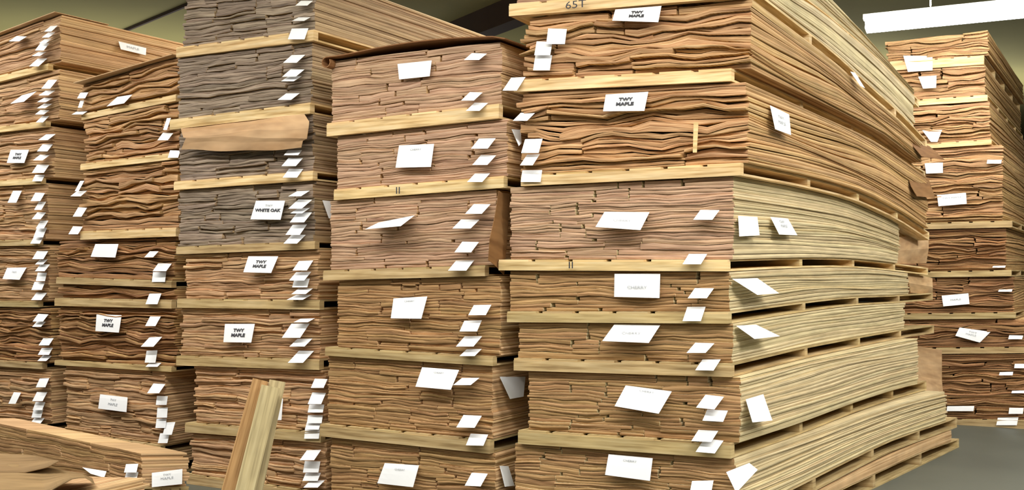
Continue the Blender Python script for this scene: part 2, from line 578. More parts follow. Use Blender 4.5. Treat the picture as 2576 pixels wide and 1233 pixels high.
# near stack right of the centre -------------------------------------------------
D = build_stack('D', 'near stack with pale side', 'near stack', 1845, 4.7, 23.5, 36.5,
    (1300, -130, 1850, -195, [(2036, -60), (2149, 55), (2232, 150), (2305, 232)]),
    [
        (1290, -60, 1850, -115, 30, [(2036, -3), (2149, 92), (2232, 168), (2310, 250)], None, 2312),
        (1288, 12, 1880, -40, 35, [(1987, 44), (2097, 128), (2185, 212), (2265, 282), (2330, 352)], None, 2332),
        (1300, 203, 1845, 173, 33, [(1981, 236), (2102, 292), (2192, 338), (2285, 408), (2328, 432)], None, 2328),
        (1318, 440, 1868, 410, 32, [(2026, 443), (2147, 476), (2258, 530), (2338, 585)], None, 2338),
        (1262, 653, 1835, 653, 30, [(1980, 648), (2108, 648), (2198, 655), (2293, 668), (2335, 674)], None, 2335),
        (1283, 783, 1838, 784, 30, [(2003, 761), (2139, 746), (2244, 743), (2347, 737)], None, 2347),
        (1300, 900, 1845, 914, 34, [(2019, 873), (2165, 846), (2257, 830), (2350, 818)], None, 2350),
        (1311, 1080, 1845, 1114, 38, [(2013, 1060), (2147, 1009), (2244, 979), (2329, 958)], 37.5, 2331),
        (1300, 1262, 1850, 1300, 42, [(2162, 1143), (2250, 1102), (2333, 1075), (2406, 1050)], 39.5, 2408),
        (1300, 1310, 1850, 1356, 42, [(2250, 1167), (2336, 1129), (2411, 1104)], 39.5, 2413),
    ],
    [
        (1305, 1850, 'pale', 'pale half hidden', 2300, 0),
        (1300, 1875, 'pale', 'thin pale', 2300, 0),
        (1318, 1886, 'orange', 'orange-brown wavy', 2318, 0.0),
        (1312, 1880, 'orange', 'rough wavy brown', 2332, 0),
        (1285, 1845, 'pale', 'tall neat pinkish-brown', 2262, 0.0),
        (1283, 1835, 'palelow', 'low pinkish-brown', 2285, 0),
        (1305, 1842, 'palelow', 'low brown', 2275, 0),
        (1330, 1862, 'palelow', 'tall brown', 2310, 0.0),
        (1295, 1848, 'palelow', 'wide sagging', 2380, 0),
        (1300, 1850, 'brown', 'thin orange-sided', 2390, 0),
    ], 2340, curved=True, shaded_from=5)

# centre stack -----------------------------------------------------------------
C = build_stack('C', 'centre stack', 'centre stack', 1262, 5.2, 27, 33,
    (835, 152, 1262, 103),
    [
        (830, 311, 1262, 262, 37),
        (848, 477, 1274, 443, 30),
        (821, 680, 1227, 667, 28),
        (826, 872, 1247, 896, 24),
        (813, 1065, 1240, 1106, 34),
        (825, 1238, 1250, 1275, 34),
    ],
    [
        (835, 1262, 'pink', 'pinkish-brown', '3.0', 0),
        (848, 1276, 'pink', 'square brown', '3.0', 0),
        (832, 1250, 'pink', 'plain brown', '3.0', 0.0),
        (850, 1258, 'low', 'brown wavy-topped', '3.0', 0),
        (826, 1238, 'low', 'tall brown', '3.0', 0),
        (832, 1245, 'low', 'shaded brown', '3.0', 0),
    ], '3.0', shaded_from=2)

# stack behind the leaning timbers ------------------------------------------------
B = build_stack('B', 'dark-fronted stack left of centre', 'dark-fronted stack', 795, 5.85, 28, 33,
    (470, -20, 795, -66),
    [
        (452, 121, 797, 76, 28),
        (436, 302, 788, 259, 28),
        (446, 457, 795, 430, 24),
        (452, 621, 800, 606, 21),
        (454, 751, 812, 754, 25),
        (452, 894, 811, 903, 27),
        (474, 1062, 815, 1086, 26),
        (478, 1190, 815, 1238, 20),
    ],
    [
        (464, 792, 'grey', 'overhead grey-brown', '3.6', 0),
        (450, 785, 'grey', 'dark grey', '3.2', 0),
        (452, 788, 'grey', 'paper-draped dark grey', '3.2', 0),
        (452, 790, 'grey', 'signed dark grey', '3.2', 0),
        (466, 802, 'brown', 'light tan', '3.2', 0),
        (456, 806, 'brown', 'tan flaky', '3.2', 0),
        (492, 815, 'brown', 'timber-hidden brown', '3.2', 0),
        (482, 820, 'brown', 'lowest brown', '3.2', 0),
    ], '3.2', shaded_from=3)

# narrow stack second from the left ------------------------------------------------
A2 = build_stack('N', 'narrow stack second from the left', 'narrow stack', 440, 6.5, 30, 33,
    (204, 214, 451, 143),
    [
        (214, 288, 451, 238, 17),
        (211, 413, 451, 384, 17),
        (211, 582, 451, 572, 23),
        (150, 697, 440, 706, 18),
        (146, 749, 440, 754, 22),
        (146, 905, 440, 921, 14),
        (167, 1085, 412, 1120, 20),
        (160, 1150, 415, 1168, 20),
    ],
    [
        (206, 451, 'orange', 'bright orange-brown', '2.6', 0),
        (218, 451, 'orange', 'ragged brown', '2.6', 0),
        (208, 451, 'orange', 'curled brown', '2.6', 0),
        (146, 440, 'red', 'dark red-brown', '2.6', 0),
        (150, 440, 'red', 'very thin', '2.6', 0),
        (150, 442, 'red', 'ragged red-brown', '2.6', 0),
        (165, 416, 'brown', 'layered tan', '2.6', 0),
        (165, 412, 'brown', 'hidden brown', '2.6', 0),
    ], '2.6', shaded_from=3)

# leftmost stack ---------------------------------------------------------------
A = build_stack('A', 'leftmost stack', 'leftmost stack', 130, 7.2, 31, 34,
    (0, 92, 150, 36),
    [
        (-150, 230, 130, 160, 17),
        (-150, 338, 124, 304, 16),
        (-150, 464, 112, 447, 16),
        (-150, 607, 105, 602, 16),
        (-150, 754, 105, 757, 16),
        (-150, 897, 115, 912, 16),
        (-150, 1044, 115, 1066, 15),
        (-150, 1085, 118, 1112, 15),
    ],
    [
        (-150, 150, 'brown', 'high tan', '3.4', 0.0),
        (-150, 148, 'brown', 'tan', '3.2', 0),
        (-150, 135, 'brown', 'light brown', '3.2', 0),
        (-150, 118, 'brown', 'neat tan-sided', '3.2', 0),
        (-150, 122, 'brown', 'dim brown', '3.2', 0),
        (-150, 128, 'red', 'dark brown', '3.2', 0),
        (-150, 128, 'brown', 'shaded brown', '3.2', 0),
        (-150, 122, 'red', 'hidden', '3.2', 0),
    ], '3.2', shaded_from=3)

# far stack at the right ----------------------------------------------------------
FR = build_stack('F', 'far stack at the right', 'far right stack', 2485, 8.7, 26, 33,
    (2228, 104, 2485, 76),
    [
        (2240, 156, 2476, 140, 24),
        (2240, 256, 2485, 239, 16),
        (2240, 368, 2495, 351, 13),
        (2240, 563, 2547, 555, 17),
        (2240, 684, 2545, 679, 16),
        (2240, 789, 2556, 785, 16),
        (2240, 876, 2590, 872, 16),
        (2240, 1052, 2600, 1056, 16),
    ],
    [
        (2228, 2486, 'orange', 'bright orange-brown', '3.0', 0),
        (2240, 2478, 'orange', 'bright tan', '3.0', 0),
        (2240, 2490, 'orange', 'orange', '3.0', 0),
        (2240, 2522, 'orange', 'tall ragged brown', '3.0', 0),
        (2240, 2530, 'red', 'dark wavy', '3.0', 0),
        (2240, 2550, 'red', 'deep red-brown', '3.0', 0),
        (2240, 2590, 'red', 'thin red-brown', '3.0', 0),
        (2240, 2600, 'red', 'tall dark brown', '3.0', 0),
    ], '3.0', shaded_from=3)

# low bundle in front of the two left stacks ------------------------------------------
G = build_stack('G', 'low pile at the bottom left', 'low left pile', 355, 5.72, 30, 84,
    (-60, 1052, 355, 1140),
    [(-60, 1170, 358, 1226, 20)],
    [(-60, 355, 'low', 'low brown', '0.27', 0)], '0.27', shaded_from=0)


# ------------------------------------------------------------------ sheets, signs and tags
def plane_pt(px, py, P, n, off):
    """point where the sight line through (px,py) meets the vertical plane through P with normal n, moved out by off"""
    r = np.array([(px - CX) / F, 1.0, (HOR - py) / F])
    Q = P + n * off
    t = (Q[0] * n[0] + Q[1] * n[1]) / (r[0] * n[0] + r[1] * n[1])
    return np.array([0, 0, H]) + r * t


def sheet_mesh(name, rows, mat, th=0.001, smooth=True):
    """rows: list of rows of 3D points; gives a closed thin sheet"""
    R = np.array(rows, dtype=float)
    nr, nc = R.shape[:2]
    du = np.gradient(R, axis=1); dv = np.gradient(R, axis=0)
    n = np.cross(du.reshape(-1, 3), dv.reshape(-1, 3))
    n /= np.maximum(1e-9, np.linalg.norm(n, axis=1))[:, None]
    n = n.reshape(R.shape) * th * 0.5
    a = (R + n).reshape(-1, 3); b = (R - n).reshape(-1, 3)
    V = np.vstack([a, b]); o = nr * nc
    f = []
    uv = []
    lu = np.linalg.norm(R[0, -1] - R[0, 0]); lv = np.linalg.norm(R[-1, 0] - R[0, 0])

    def add(q):
        f.append(q)
        for i in q:
            i = i % o
            uv.append((i % nc / (nc - 1) * lu, i // nc / (nr - 1) * lv))
    for i in range(nr - 1):
        for j in range(nc - 1):
            p = i * nc + j
            add((p, p + nc, p + nc + 1, p + 1))
            add((o + p, o + p + 1, o + p + nc + 1, o + p + nc))
    for j in range(nc - 1):
        add((j, j + 1, o + j + 1, o + j))
        p = (nr - 1) * nc + j
        add((p, o + p, o + p + 1, p + 1))
    for i in range(nr - 1):
        p = i * nc
        add((p, o + p, o + p + nc, p + nc))
        p = i * nc + nc - 1
        add((p, p + nc, o + p + nc, o + p))
    return mesh_from(name, V, f, [mat], uvs=uv, smooth=False)


def find_owner(stack, pt, face):
    best, bd = None, 1e9
    for k in STACKS[stack]:
        t = ALLTHINGS[k]
        col = t['col']
        rel = pt[:2] - col.P
        m = np.array([[col.uf[0], t['us'][0]], [col.uf[1], t['us'][1]]])
        d, s_ = np.linalg.solve(m, rel)
        s_ = max(0, s_)
        a = float(t['lo'].z(np.array([d]), np.array([s_]))[0]); b_ = float(t['hi'].z(np.array([d]), np.array([s_]))[0]) - t['ht']
        dist = 0 if a <= pt[2] <= b_ else min(abs(pt[2] - a), abs(pt[2] - b_))
        if dist < bd:
            best, bd = t, dist
    return best


def paper(stack, quad, face='front', o_top=0.014, o_bot=0.045, text=None, name='paper_tag', curl=0.006, level=None, roll=0.0):
    """quad: TL TR BR BL in picture pixels, on the front or the side face of a stack"""
    q = np.array(quad, float)
    t0 = ALLTHINGS[STACKS[stack][level if level is not None else 0]]
    col = t0['col']
    if face == 'front':
        P, n = col.P, col.nf
    else:
        us = t0['us']; P = t0['C']; n = np.array([us[1], -us[0]])
    mid = plane_pt((q[0][0] + q[1][0]) / 2, (q[0][1] + q[1][1]) / 2 + 3, P, n, 0)
    own = find_owner(stack, mid, face) if level is None else t0
    if face == 'side' and level is None:
        us = own['us']; P = own['C']; n = np.array([us[1], -us[0]])
    base = own['base']
    nr, nc = 5, 5
    rows = []
    wv = random.uniform(-1, 1) * curl
    for i in range(nr):
        v = i / (nr - 1)
        row = []
        for j in range(nc):
            u = j / (nc - 1)
            p2 = (q[0] * (1 - u) + q[1] * u) * (1 - v) + (q[3] * (1 - u) + q[2] * u) * v
            off = o_top + (o_bot - o_top) * (v ** 0.8) + wv * math.sin(math.pi * u) * (0.3 + v) + roll * u * v
            row.append(plane_pt(p2[0], p2[1], P, n, off) - base)
        rows.append(row)
    o = link_mesh(name, sheet_mesh(name, rows, M['paper'], 0.0008), own['root'])
    if text:
        R = np.array(rows)
        ex = R[2, -1] - R[2, 0]; wd = np.linalg.norm(ex); ex /= wd
        ey = (R[0, 2] - R[-1, 2]); ht = np.linalg.norm(ey); ey = ey - ex * ey.dot(ex); ey /= np.linalg.norm(ey)
        ez = np.cross(ex, ey)
        for (s_, vv, size, ink) in text:
            cu = bpy.data.curves.new('lettering', 'FONT')
            cu.body = s_; cu.size = size * ht; cu.align_x = 'CENTER'; cu.align_y = 'CENTER'
            cu.materials.append(M[ink]); cu.extrude = 0.0002
            cu.resolution_u = 2
            if ink == 'ink':
                cu.offset = 0.0012
            i0 = vv * (nr - 1); a = int(i0); fr = i0 - a
            cpt = R[a, 2] * (1 - fr) + R[min(a + 1, nr - 1), 2] * fr + ez * (0.003 + abs(wv) * 0.3)
            tmp = bpy.data.objects.new('lettering_curve', cu)
            me = bpy.data.meshes.new_from_object(tmp)
            me.name = 'lettering'
            bpy.data.objects.remove(tmp, do_unlink=True)
            bpy.data.curves.remove(cu)
            if not me.materials:
                me.materials.append(M[ink])
            t = bpy.data.objects.new('lettering', me)
            mt = Matrix.Identity(4)
            sq = 1.35                                  # the print is wide for its height
            for r_ in range(3):
                mt[r_][0] = ex[r_] * sq; mt[r_][1] = ey[r_]; mt[r_][2] = ez[r_]; mt[r_][3] = cpt[r_]
            t.parent = o
            COL.objects.link(t)
            t.matrix_local = mt
    return o


def small(stack, lst, **kw):
    for e in lst:
        cx, cy, w_, h_, sk = e[:5]
        sl = e[5] if len(e) > 5 else 0
        x0, x1 = cx - w_ / 2, cx + w_ / 2
        a = abs(sk) / 2
        x0 += a; x1 -= a
        k = sk / 2
        y0, y1 = cy - h_ / 2, cy + h_ / 2
        r = random.uniform(-1.5, 1.5)
        paper(stack, [(x0 + k, y0 - sl / 2 + r), (x1 + k, y0 + sl / 2), (x1 - k, y1 + sl / 2), (x0 - k, y1 - sl / 2)],
              o_top=0.012, o_bot=0.02 + min(0.05, 0.0022 * sk + 0.012), curl=0.004, **kw)


BIG = lambda a, b_: [(a, 0.36, 0.24, 'ink'), (b_, 0.62, 0.24, 'ink')]
GRY = lambda a: [(a, 0.45, 0.14, 'ink_grey')]
# near stack, front
SG = 'paper_sign'
paper('D', [(1548, 24), (1664, 15), (1656, 56), (1540, 52)], text=BIG('TWY', 'MAPLE'), name=SG, o_top=.02, o_bot=.05)
paper('D', [(1524, 238), (1631, 231), (1621, 279), (1517, 280)], text=BIG('TWY', 'MAPLE'), name=SG, o_top=.02, o_bot=.05)
paper('D', [(1521, 533), (1634, 534), (1611, 579), (1498, 571)], text=[('CHERRY', 0.55, 0.16, 'ink_grey')], name=SG, o_bot=.08)
paper('D', [(1546, 689), (1661, 689), (1659, 750), (1545, 747)], text=[('CHERRY', 0.58, 0.17, 'ink_grey')], name=SG, o_bot=.03)
paper('D', [(1546, 816), (1661, 818), (1632, 863), (1515, 858)], text=[('CHERRY', 0.52, 0.17, 'ink_grey')], name=SG, o_bot=.08)
paper('D', [(1574, 970), (1690, 985), (1657, 1041), (1546, 1022)], name=SG, text=GRY('CHERRY')[:0] or [('CHERRY', 0.16, 0.12, 'ink_grey')], o_bot=.07)
paper('D', [(1531, 1143), (1642, 1153), (1635, 1210), (1522, 1195)], name=SG, text=[('CHERRY', 0.22, 0.13, 'ink_grey')], o_bot=.04)
small('D', [(1400, 92, 52, 38, 5), (1367, 122, 46, 34, 6), (1365, 158, 48, 38, 6), (1293, 211, 58, 34, 22), (1318, 294, 56, 20, 20),
            (1338, 367, 54, 36, 10), (1333, 402, 50, 28, 18), (1337, 443, 54, 30, 4), (1777, 541, 66, 24, 18), (1748, 652, 62, 26, 16),
            (1763, 738, 66, 25, 18), (1746, 790, 58, 36, 12), (1762, 876, 70, 24, 22), (1781, 918, 64, 28, 18, 1), (1786, 1012, 70, 32, 24, 5),
            (1799, 1046, 64, 28, 12, 3), (1773, 1097, 68, 28, 18, 2), (1785, 1123, 70, 32, 22, 4), (1765, 1225, 60, 32, 6)])
# near stack, long side
paper('D', [(1937, 265), (1985, 288), (1990, 340), (1950, 325)], 'side', level=3, name=SG, text=[('TWY', 0.36, 0.2, 'ink_grey'), ('MAPLE', 0.6, 0.2, 'ink_grey')])
paper('D', [(1857, 543), (1905, 546), (1911, 592), (1860, 595)], 'side', level=4, name=SG)
paper('D', [(1938, 546), (1982, 550), (2006, 592), (1960, 590)], 'side', level=4, name=SG, text=[('TWY', 0.25, 0.2, 'ink_grey'), ('MAPLE', 0.5, 0.2, 'ink_grey')])
paper('D', [(1842, 702), (1905, 700), (1960, 738), (1905, 742)], 'side', level=5, name=SG, o_bot=0.08)
paper('D', [(1852, 820), (1902, 817), (1962, 846), (1898, 853)], 'side', level=6, name=SG, o_bot=0.08)
paper('D', [(1876, 1005), (1920, 992), (1943, 1058), (1893, 1063)], 'side', level=7, name=SG, o_bot=0.06)
paper('D', [(1827, 1188), (1885, 1165), (1906, 1182), (1852, 1240)], 'side', level=8, name=SG, o_bot=0.09)
paper('D', [(2139, 180), (2151, 183), (2176, 222), (2164, 216)], 'side', level=2)
# centre stack
paper('C', [(1000, 161), (1086, 152), (1081, 192), (1004, 200)], name=SG, o_top=.015, o_bot=.03)
paper('C', [(1004, 366), (1092, 362), (1084, 420), (995, 422)], name=SG, text=[('CHERRY', 0.22, 0.11, 'ink_grey')], o_bot=.04)
paper('C', [(952, 560), (1043, 542), (1008, 569), (918, 577)], name=SG, o_bot=.14)
paper('C', [(990, 751), (1075, 746), (1060, 802), (983, 801)], name=SG, text=[('CHERRY', 0.18, 0.11, 'ink_grey')], o_bot=.05)
paper('C', [(1062, 924), (1155, 931), (1134, 981), (1045, 973)], name=SG, text=[('CHERRY', 0.22, 0.11, 'ink_grey')], o_bot=.06)
paper('C', [(968, 1165), (1054, 1171), (1039, 1226), (949, 1216)], name=SG, text=[('CHERRY', 0.26, 0.11, 'ink_grey')], o_bot=.05)
small('C', [(1196, 143, 58, 16, 20), (1187, 243, 54, 20, 22), (1200, 269, 56, 20, 22), (1216, 361, 62, 26, 20), (1218, 403, 60, 24, 22),
            (1204, 447, 58, 22, 20), (1202, 526, 64, 24, 22), (1172, 564, 68, 22, 22), (1174, 622, 62, 26, 20), (1160, 668, 66, 26, 20),
            (1207, 780, 58, 26, 14), (1184, 820, 56, 28, 12), (1180, 859, 66, 26, 22), (1184, 887, 56, 18, 18), (1173, 960, 66, 18, 22),
            (1180, 1061, 64, 30, 18, 1), (1200, 1107, 56, 28, 12, 1), (1198, 1207, 58, 32, 18, 2)])
paper('C', [(1257, 948), (1322, 948), (1317, 998), (1283, 1004)], 'side', level=4)
paper('C', [(1257, 1172), (1279, 1173), (1294, 1222), (1270, 1225)], 'side', level=5)
paper('C', [(1287, 325), (1310, 327), (1312, 360), (1305, 368)], 'side', level=1)
# dark-fronted stack
paper('B', [(644, 505), (717, 505), (706, 553), (630, 552)], name=SG, text=[('TWY', 0.27, 0.16, 'ink_grey'), ('WHITE OAK', 0.52, 0.22, 'ink'), ('6/8', 0.75, 0.14, 'ink_grey')][:2])
paper('B', [(625, 645), (700, 645), (682, 687), (612, 685)], name=SG, text=BIG('TWY', 'MAPLE'), o_bot=.06)
paper('B', [(566, 815), (641, 815), (632, 862), (562, 861)], name=SG, text=BIG('TWY', 'MAPLE'))
small('B', [(765, 8, 44, 12, 14), (758, 48, 46, 9, 16), (750, 85, 52, 28, 10), (740, 148, 56, 20, 22), (738, 184, 56, 18, 22), (733, 198, 52, 13, 20),
            (726, 243, 56, 17, 22), (737, 384, 46, 13, 10), (735, 408, 54, 20, 18), (737, 436, 52, 22, 16), (752, 487, 54, 14, 22), (755, 514, 60, 22, 26),
            (755, 530, 50, 14, 20), (757, 547, 56, 25, 20), (745, 578, 54, 26, 18), (741, 602, 56, 22, 22), (762, 668, 52, 25, 16), (755, 695, 56, 22, 18),
            (757, 712, 44, 22, 6), (760, 733, 54, 14, 18), (753, 748, 64, 13, 24), (765, 806, 54, 10, 18), (744, 832, 70, 36, 24), (757, 862, 58, 20, 20),
            (757, 898, 66, 30, 28), (803, 965, 42, 22, 10), (797, 1003, 46, 28, 12), (795, 1028, 42, 20, 4), (792, 1055, 40, 20, 3), (787, 1072, 40, 18, 5),
            (785, 1092, 40, 24, 3), (781, 1145, 54, 26, 18), (784, 1175, 44, 28, 5), (784, 1200, 46, 20, 8), (790, 1218, 54, 18, 18), (705, 1030, 14, 54, 4)])
paper('B', [(811, 504), (838, 507), (840, 552), (827, 549)], 'side', level=3)
# narrow stack
paper('N', [(240, 614), (298, 614), (290, 648), (228, 646)], name=SG)
paper('N', [(243, 791), (306, 793), (299, 837), (240, 833)], name=SG, text=BIG('TWY', 'MAPLE'))
paper('N', [(252, 992), (321, 1000), (318, 1037), (247, 1028)], name=SG, text=[('TWY', 0.3, 0.2, 'ink_grey'), ('MAPLE', 0.6, 0.24, 'ink_grey')])
paper('N', [(295, 244), (333, 238), (312, 260), (268, 268)], name=SG, o_bot=.07)
small('N', [(208, 240, 28, 15, 8), (204, 262, 16, 18, 6), (200, 284, 40, 8, 12), (420, 312, 20, 30, 10), (416, 344, 40, 18, 14), (438, 388, 32, 18, 6), (200, 468, 24, 26, 14),
            (198, 487, 42, 14, 16), (201, 534, 36, 22, 14), (190, 580, 36, 19, 12), (381, 640, 36, 15, 14), (408, 673, 48, 19, 14), (400, 697, 36, 25, 3),
            (386, 752, 40, 27, 10), (385, 808, 40, 25, 14), (381, 860, 54, 25, 22), (380, 897, 32, 31, 5), (386, 918, 40, 10, 10), (393, 978, 46, 23, 16),
            (407, 1008, 30, 22, 3), (408, 1038, 28, 26, 2), (405, 1065, 28, 24, 3), (425, 1078, 32, 32, 9), (412, 1102, 30, 26, 6)])
# leftmost stack
paper('A', [(27, 377), (73, 377), (61, 410), (17, 410)], name=SG, text=BIG('TWY', 'MAPLE'))
paper('A', [(18, 674), (67, 673), (49, 704), (6, 702)], name=SG, text=[('TWY', 0.4, 0.2, 'ink_grey')])
paper('A', [(55, 240), (92, 230), (60, 256), (26, 261)], name=SG, o_bot=.07)
paper('A', [(298, 104), (368, 121), (367, 139), (304, 124)], 'side', level=0, name=SG, text=[('MAPLE', 0.5, 0.4, 'ink_grey')])
small('A', [(128, 72, 34, 15, 16), (122, 88, 34, 13, 16), (114, 103, 32, 11, 14), (106, 118, 36, 18, 14), (98, 136, 36, 10, 16), (96, 157, 46, 20, 22), (45, 98, 46, 12, 20),
            (124, 212, 40, 22, 18), (118, 234, 42, 12, 18), (113, 252, 40, 10, 18), (112, 267, 38, 11, 18), (106, 283, 36, 10, 14), (107, 300, 34, 16, 16),
            (118, 345, 44, 15, 20), (113, 372, 40, 18, 14), (104, 397, 42, 13, 18), (102, 425, 44, 20, 14), (97, 448, 32, 16, 8), (37, 495, 36, 30, 14),
            (95, 496, 36, 20, 12), (101, 518, 30, 20, 12), (98, 543, 36, 17, 14), (106, 565, 32, 20, 12), (101, 585, 34, 24, 10), (93, 604, 34, 18, 10),
            (101, 642, 40, 20, 12), (104, 659, 32, 13, 12), (107, 674, 38, 17, 14), (104, 697, 28, 21, 5), (96, 720, 34, 19, 8), (98, 746, 40, 18, 14),
            (102, 800, 40, 18, 14), (98, 816, 34, 13, 12), (116, 860, 38, 18, 12), (114, 884, 38, 18, 10), (112, 902, 36, 13, 14), (107, 963, 34, 23, 10),
            (100, 998, 38, 23, 12), (98, 1022, 32, 20, 8), (94, 1040, 30, 22, 6), (93, 1060, 38, 16, 12), (37, 1002, 32, 28, 14)])
# far right stack
paper('F', [(2272, 140), (2346, 141), (2346, 177), (2284, 181)], name=SG)
paper('F', [(2310, 193), (2356, 190), (2355, 221), (2322, 223)], name=SG)
paper('F', [(2320, 328), (2370, 327), (2358, 357), (2342, 357)], name=SG)
paper('F', [(2326, 411), (2372, 409), (2372, 435), (2330, 437)], name=SG)
paper('F', [(2357, 491), (2430, 485), (2432, 513), (2361, 519)], name=SG, text=[('TWY MAPLE', 0.35, 0.2, 'ink_grey'), ('EXPORT', 0.65, 0.2, 'ink_grey')][:1])
paper('F', [(2369, 744), (2436, 738), (2439, 765), (2373, 771)], name=SG, text=[('MAPLE', 0.5, 0.22, 'ink_grey')])
paper('F', [(2414, 824), (2492, 835), (2465, 862), (2403, 845)], name=SG, text=[('TWY', 0.3, 0.2, 'ink_grey'), ('MAPLE', 0.55, 0.2, 'ink_grey')])
small('F', [(2501, 407, 38, 9, 2), (2430, 672, 0.1, 0.1, 0)][:1] + [(2513, 671, 34, 5, 2), (2529, 731, 36, 6, 2), (2555, 849, 38, 9, 3), (2566, 920, 30, 13, 2),
            (2531, 940, 36, 9, 2), (2564, 986, 40, 7, 2), (2416, 1028, 70, 13, 2), (2556, 1034, 38, 15, 2), (2534, 1060, 56, 20, 4)])
# low left pile
small('G', [(330, 1178, 36, 22, 5), (330, 1200, 36, 24, 6)])
paper('G', [(207, 1176), (268, 1186), (262, 1202), (228, 1192)], name=SG, o_bot=.06)
paper('G', [(236, 1198), (262, 1206), (248, 1226), (240, 1222)], o_bot=.04)
paper('G', [(382, 1190), (459, 1180), (458, 1218), (382, 1226)], 'side', level=0, name=SG, text=[('TWY', 0.25, 0.18, 'ink_grey'), ('MAPLE', 0.5, 0.22, 'ink_grey')])


def mark(stack, i, body, px, py, hpx):
    """stencilled mark on the front board of a pallet"""
    root = PALLETS[(stack, i)]
    col = ALLTHINGS[(stack, i)]['col']
    P = plane_pt(px, py, col.P, col.nf, 0.054) - np.array(root.location)
    cu = bpy.data.curves.new('stamp', 'FONT')
    cu.body = body; cu.size = hpx / F * 5.2 * 1.3; cu.align_x = 'CENTER'; cu.align_y = 'CENTER'; cu.extrude = 0.0002
    cu.resolution_u = 2
    tmp = bpy.data.objects.new('stamp_curve', cu)
    me = bpy.data.meshes.new_from_object(tmp); me.name = 'stamped_mark'
    bpy.data.objects.remove(tmp, do_unlink=True); bpy.data.curves.remove(cu)
    me.materials.clear(); me.materials.append(M['ink'])
    o = link_mesh('stamped_mark', me, root)
    ex = np.array([-col.uf[0], -col.uf[1], 0]); ez = np.array([col.nf[0], col.nf[1], 0]); ey = np.array([0, 0, 1.0])
    mt = Matrix.Identity(4)
    for k in range(3):
        mt[k][0] = ex[k] * 1.3; mt[k][1] = ey[k]; mt[k][2] = ez[k]; mt[k][3] = P[k]
    o.matrix_local = mt


mark('D', 1, '65T', 1448, 12, 20)
mark('D', 4, 'II', 1436, 668, 18)
mark('C', 1, 'II', 1001, 480, 20)


# ------------------------------------------------------------------ loose sheets
def grid_sheet(name, label, cat, rows, mat, th=0.004, group=None):
    R = np.array(rows, float)
    base = np.array([R[..., 0].mean(), R[..., 1].mean(), R[..., 2].min()])
    o = link_mesh(name, sheet_mesh(name, R - base, mat, th), None, base)
    tag(o, label, cat, group)
    return o


def front_sheet(name, label, cat, stack, rows_px, mat, th=0.003, face='front', level=0, nc=14, wob=0.0):
    """rows_px: rows of (x0,y0,x1,y1,out) : a line on the face plane, moved out by out"""
    t0 = ALLTHINGS[STACKS[stack][level]]
    col = t0['col']
    if face == 'front':
        P, n = col.P, col.nf
    else:
        us = t0['us']; P = t0['C']; n = np.array([us[1], -us[0]])
    R = []
    for k, (x0, y0, x1, y1, o) in enumerate(rows_px):
        row = []
        for j in range(nc):
            u = j / (nc - 1)
            row.append(plane_pt(x0 + (x1 - x0) * u, y0 + (y1 - y0) * u + wob * math.sin(5 * u + k) + wob * 0.5 * math.sin(13 * u + 2 * k), P, n, o))
        R.append(row)
    return grid_sheet(name, label, cat, R, mat, th)


def top_sheet(name, label, cat, stack, over, mat, arch=0.0, th=0.006, dlo=0.0, left_roll=False, lift=0.006, s_len=1.6, dhi=0.0):
    """board lying on the top bundle of a stack, following its top edge"""
    t0 = ALLTHINGS[STACKS[stack][0]]
    col = t0['col']; hi = t0['hi']; us = t0['us']
    dr, dl = hi.dr - dlo, hi.dl + dhi
    R = []
    for j in range(5):
        s_ = -over + (s_len + over) * j / 4
        row = []
        for i in range(17):
            u = i / 16
            d = dr + (dl - dr) * u
            z = float(hi.zf(np.clip(d, min(hi.dr, hi.dl), max(hi.dr, hi.dl)))) + lift + arch * math.sin(math.pi * min(1, u * 1.1)) * (1 - j * 0.1)
            if d < hi.dr:
                z -= (hi.dr - d) * 0.25
            xy = col.P + d * col.uf + s_ * us
            row.append((xy[0], xy[1], z))
        if left_roll:
            ang0 = 0
            for i in range(1, 9):
                a = i / 8 * math.radians(300)
                r = 0.03
                d = dl + r * math.sin(a)
                xy = col.P + d * col.uf + s_ * us
                row.append((xy[0], xy[1], float(hi.zl) + lift - r + r * math.cos(a)))
        R.append(row)
    return grid_sheet(name, label, cat, R, mat, th)


top_sheet('cover_board', 'thin brown cover board curling over the top of the centre stack', 'board', 'C', 0.05, M['card_dark'], arch=0.028, left_roll=True, dlo=0.05, lift=0.010)
top_sheet('cover_board', 'thin tan cover board on top of the narrow stack second from left', 'board', 'N', 0.06, M['card'], arch=0.0, s_len=0.9)
top_sheet('cover_board', 'thin tan cover board on top of the leftmost stack', 'board', 'A', 0.04, M['card'], arch=0.0, lift=0.010, s_len=0.4, dhi=0.6)

front_sheet('kraft_paper_wrap', 'crumpled kraft paper hanging over a dark grey bundle', 'paper wrap', 'B',
            [(455, 322, 765, 288, 0.02), (457, 330, 778, 306, 0.07), (462, 345, 776, 322, 0.085), (468, 347, 772, 346, 0.085), (462, 362, 762, 352, 0.075), (456, 380, 758, 374, 0.065)], M['card'], wob=3.0, nc=22)
front_sheet('kraft_paper_wrap', 'reddish-brown paper hanging in the gap beside the centre stack', 'paper wrap', 'C',
            [(1255, 480, 1282, 490, 0.03), (1245, 540, 1278, 560, 0.02), (1232, 600, 1274, 620, 0.03), (1228, 655, 1268, 690, 0.02)], M['card_dark'], face='side', level=2, nc=5, wob=2)
front_sheet('cardboard_flap', 'brown cardboard flap hanging behind the far end of the near stack', 'cardboard', 'D',
            [(2240, 598, 2335, 590, -0.05), (2242, 632, 2336, 625, -0.03), (2244, 664, 2330, 662, -0.05)], M['card'], face='side', level=4, nc=5)
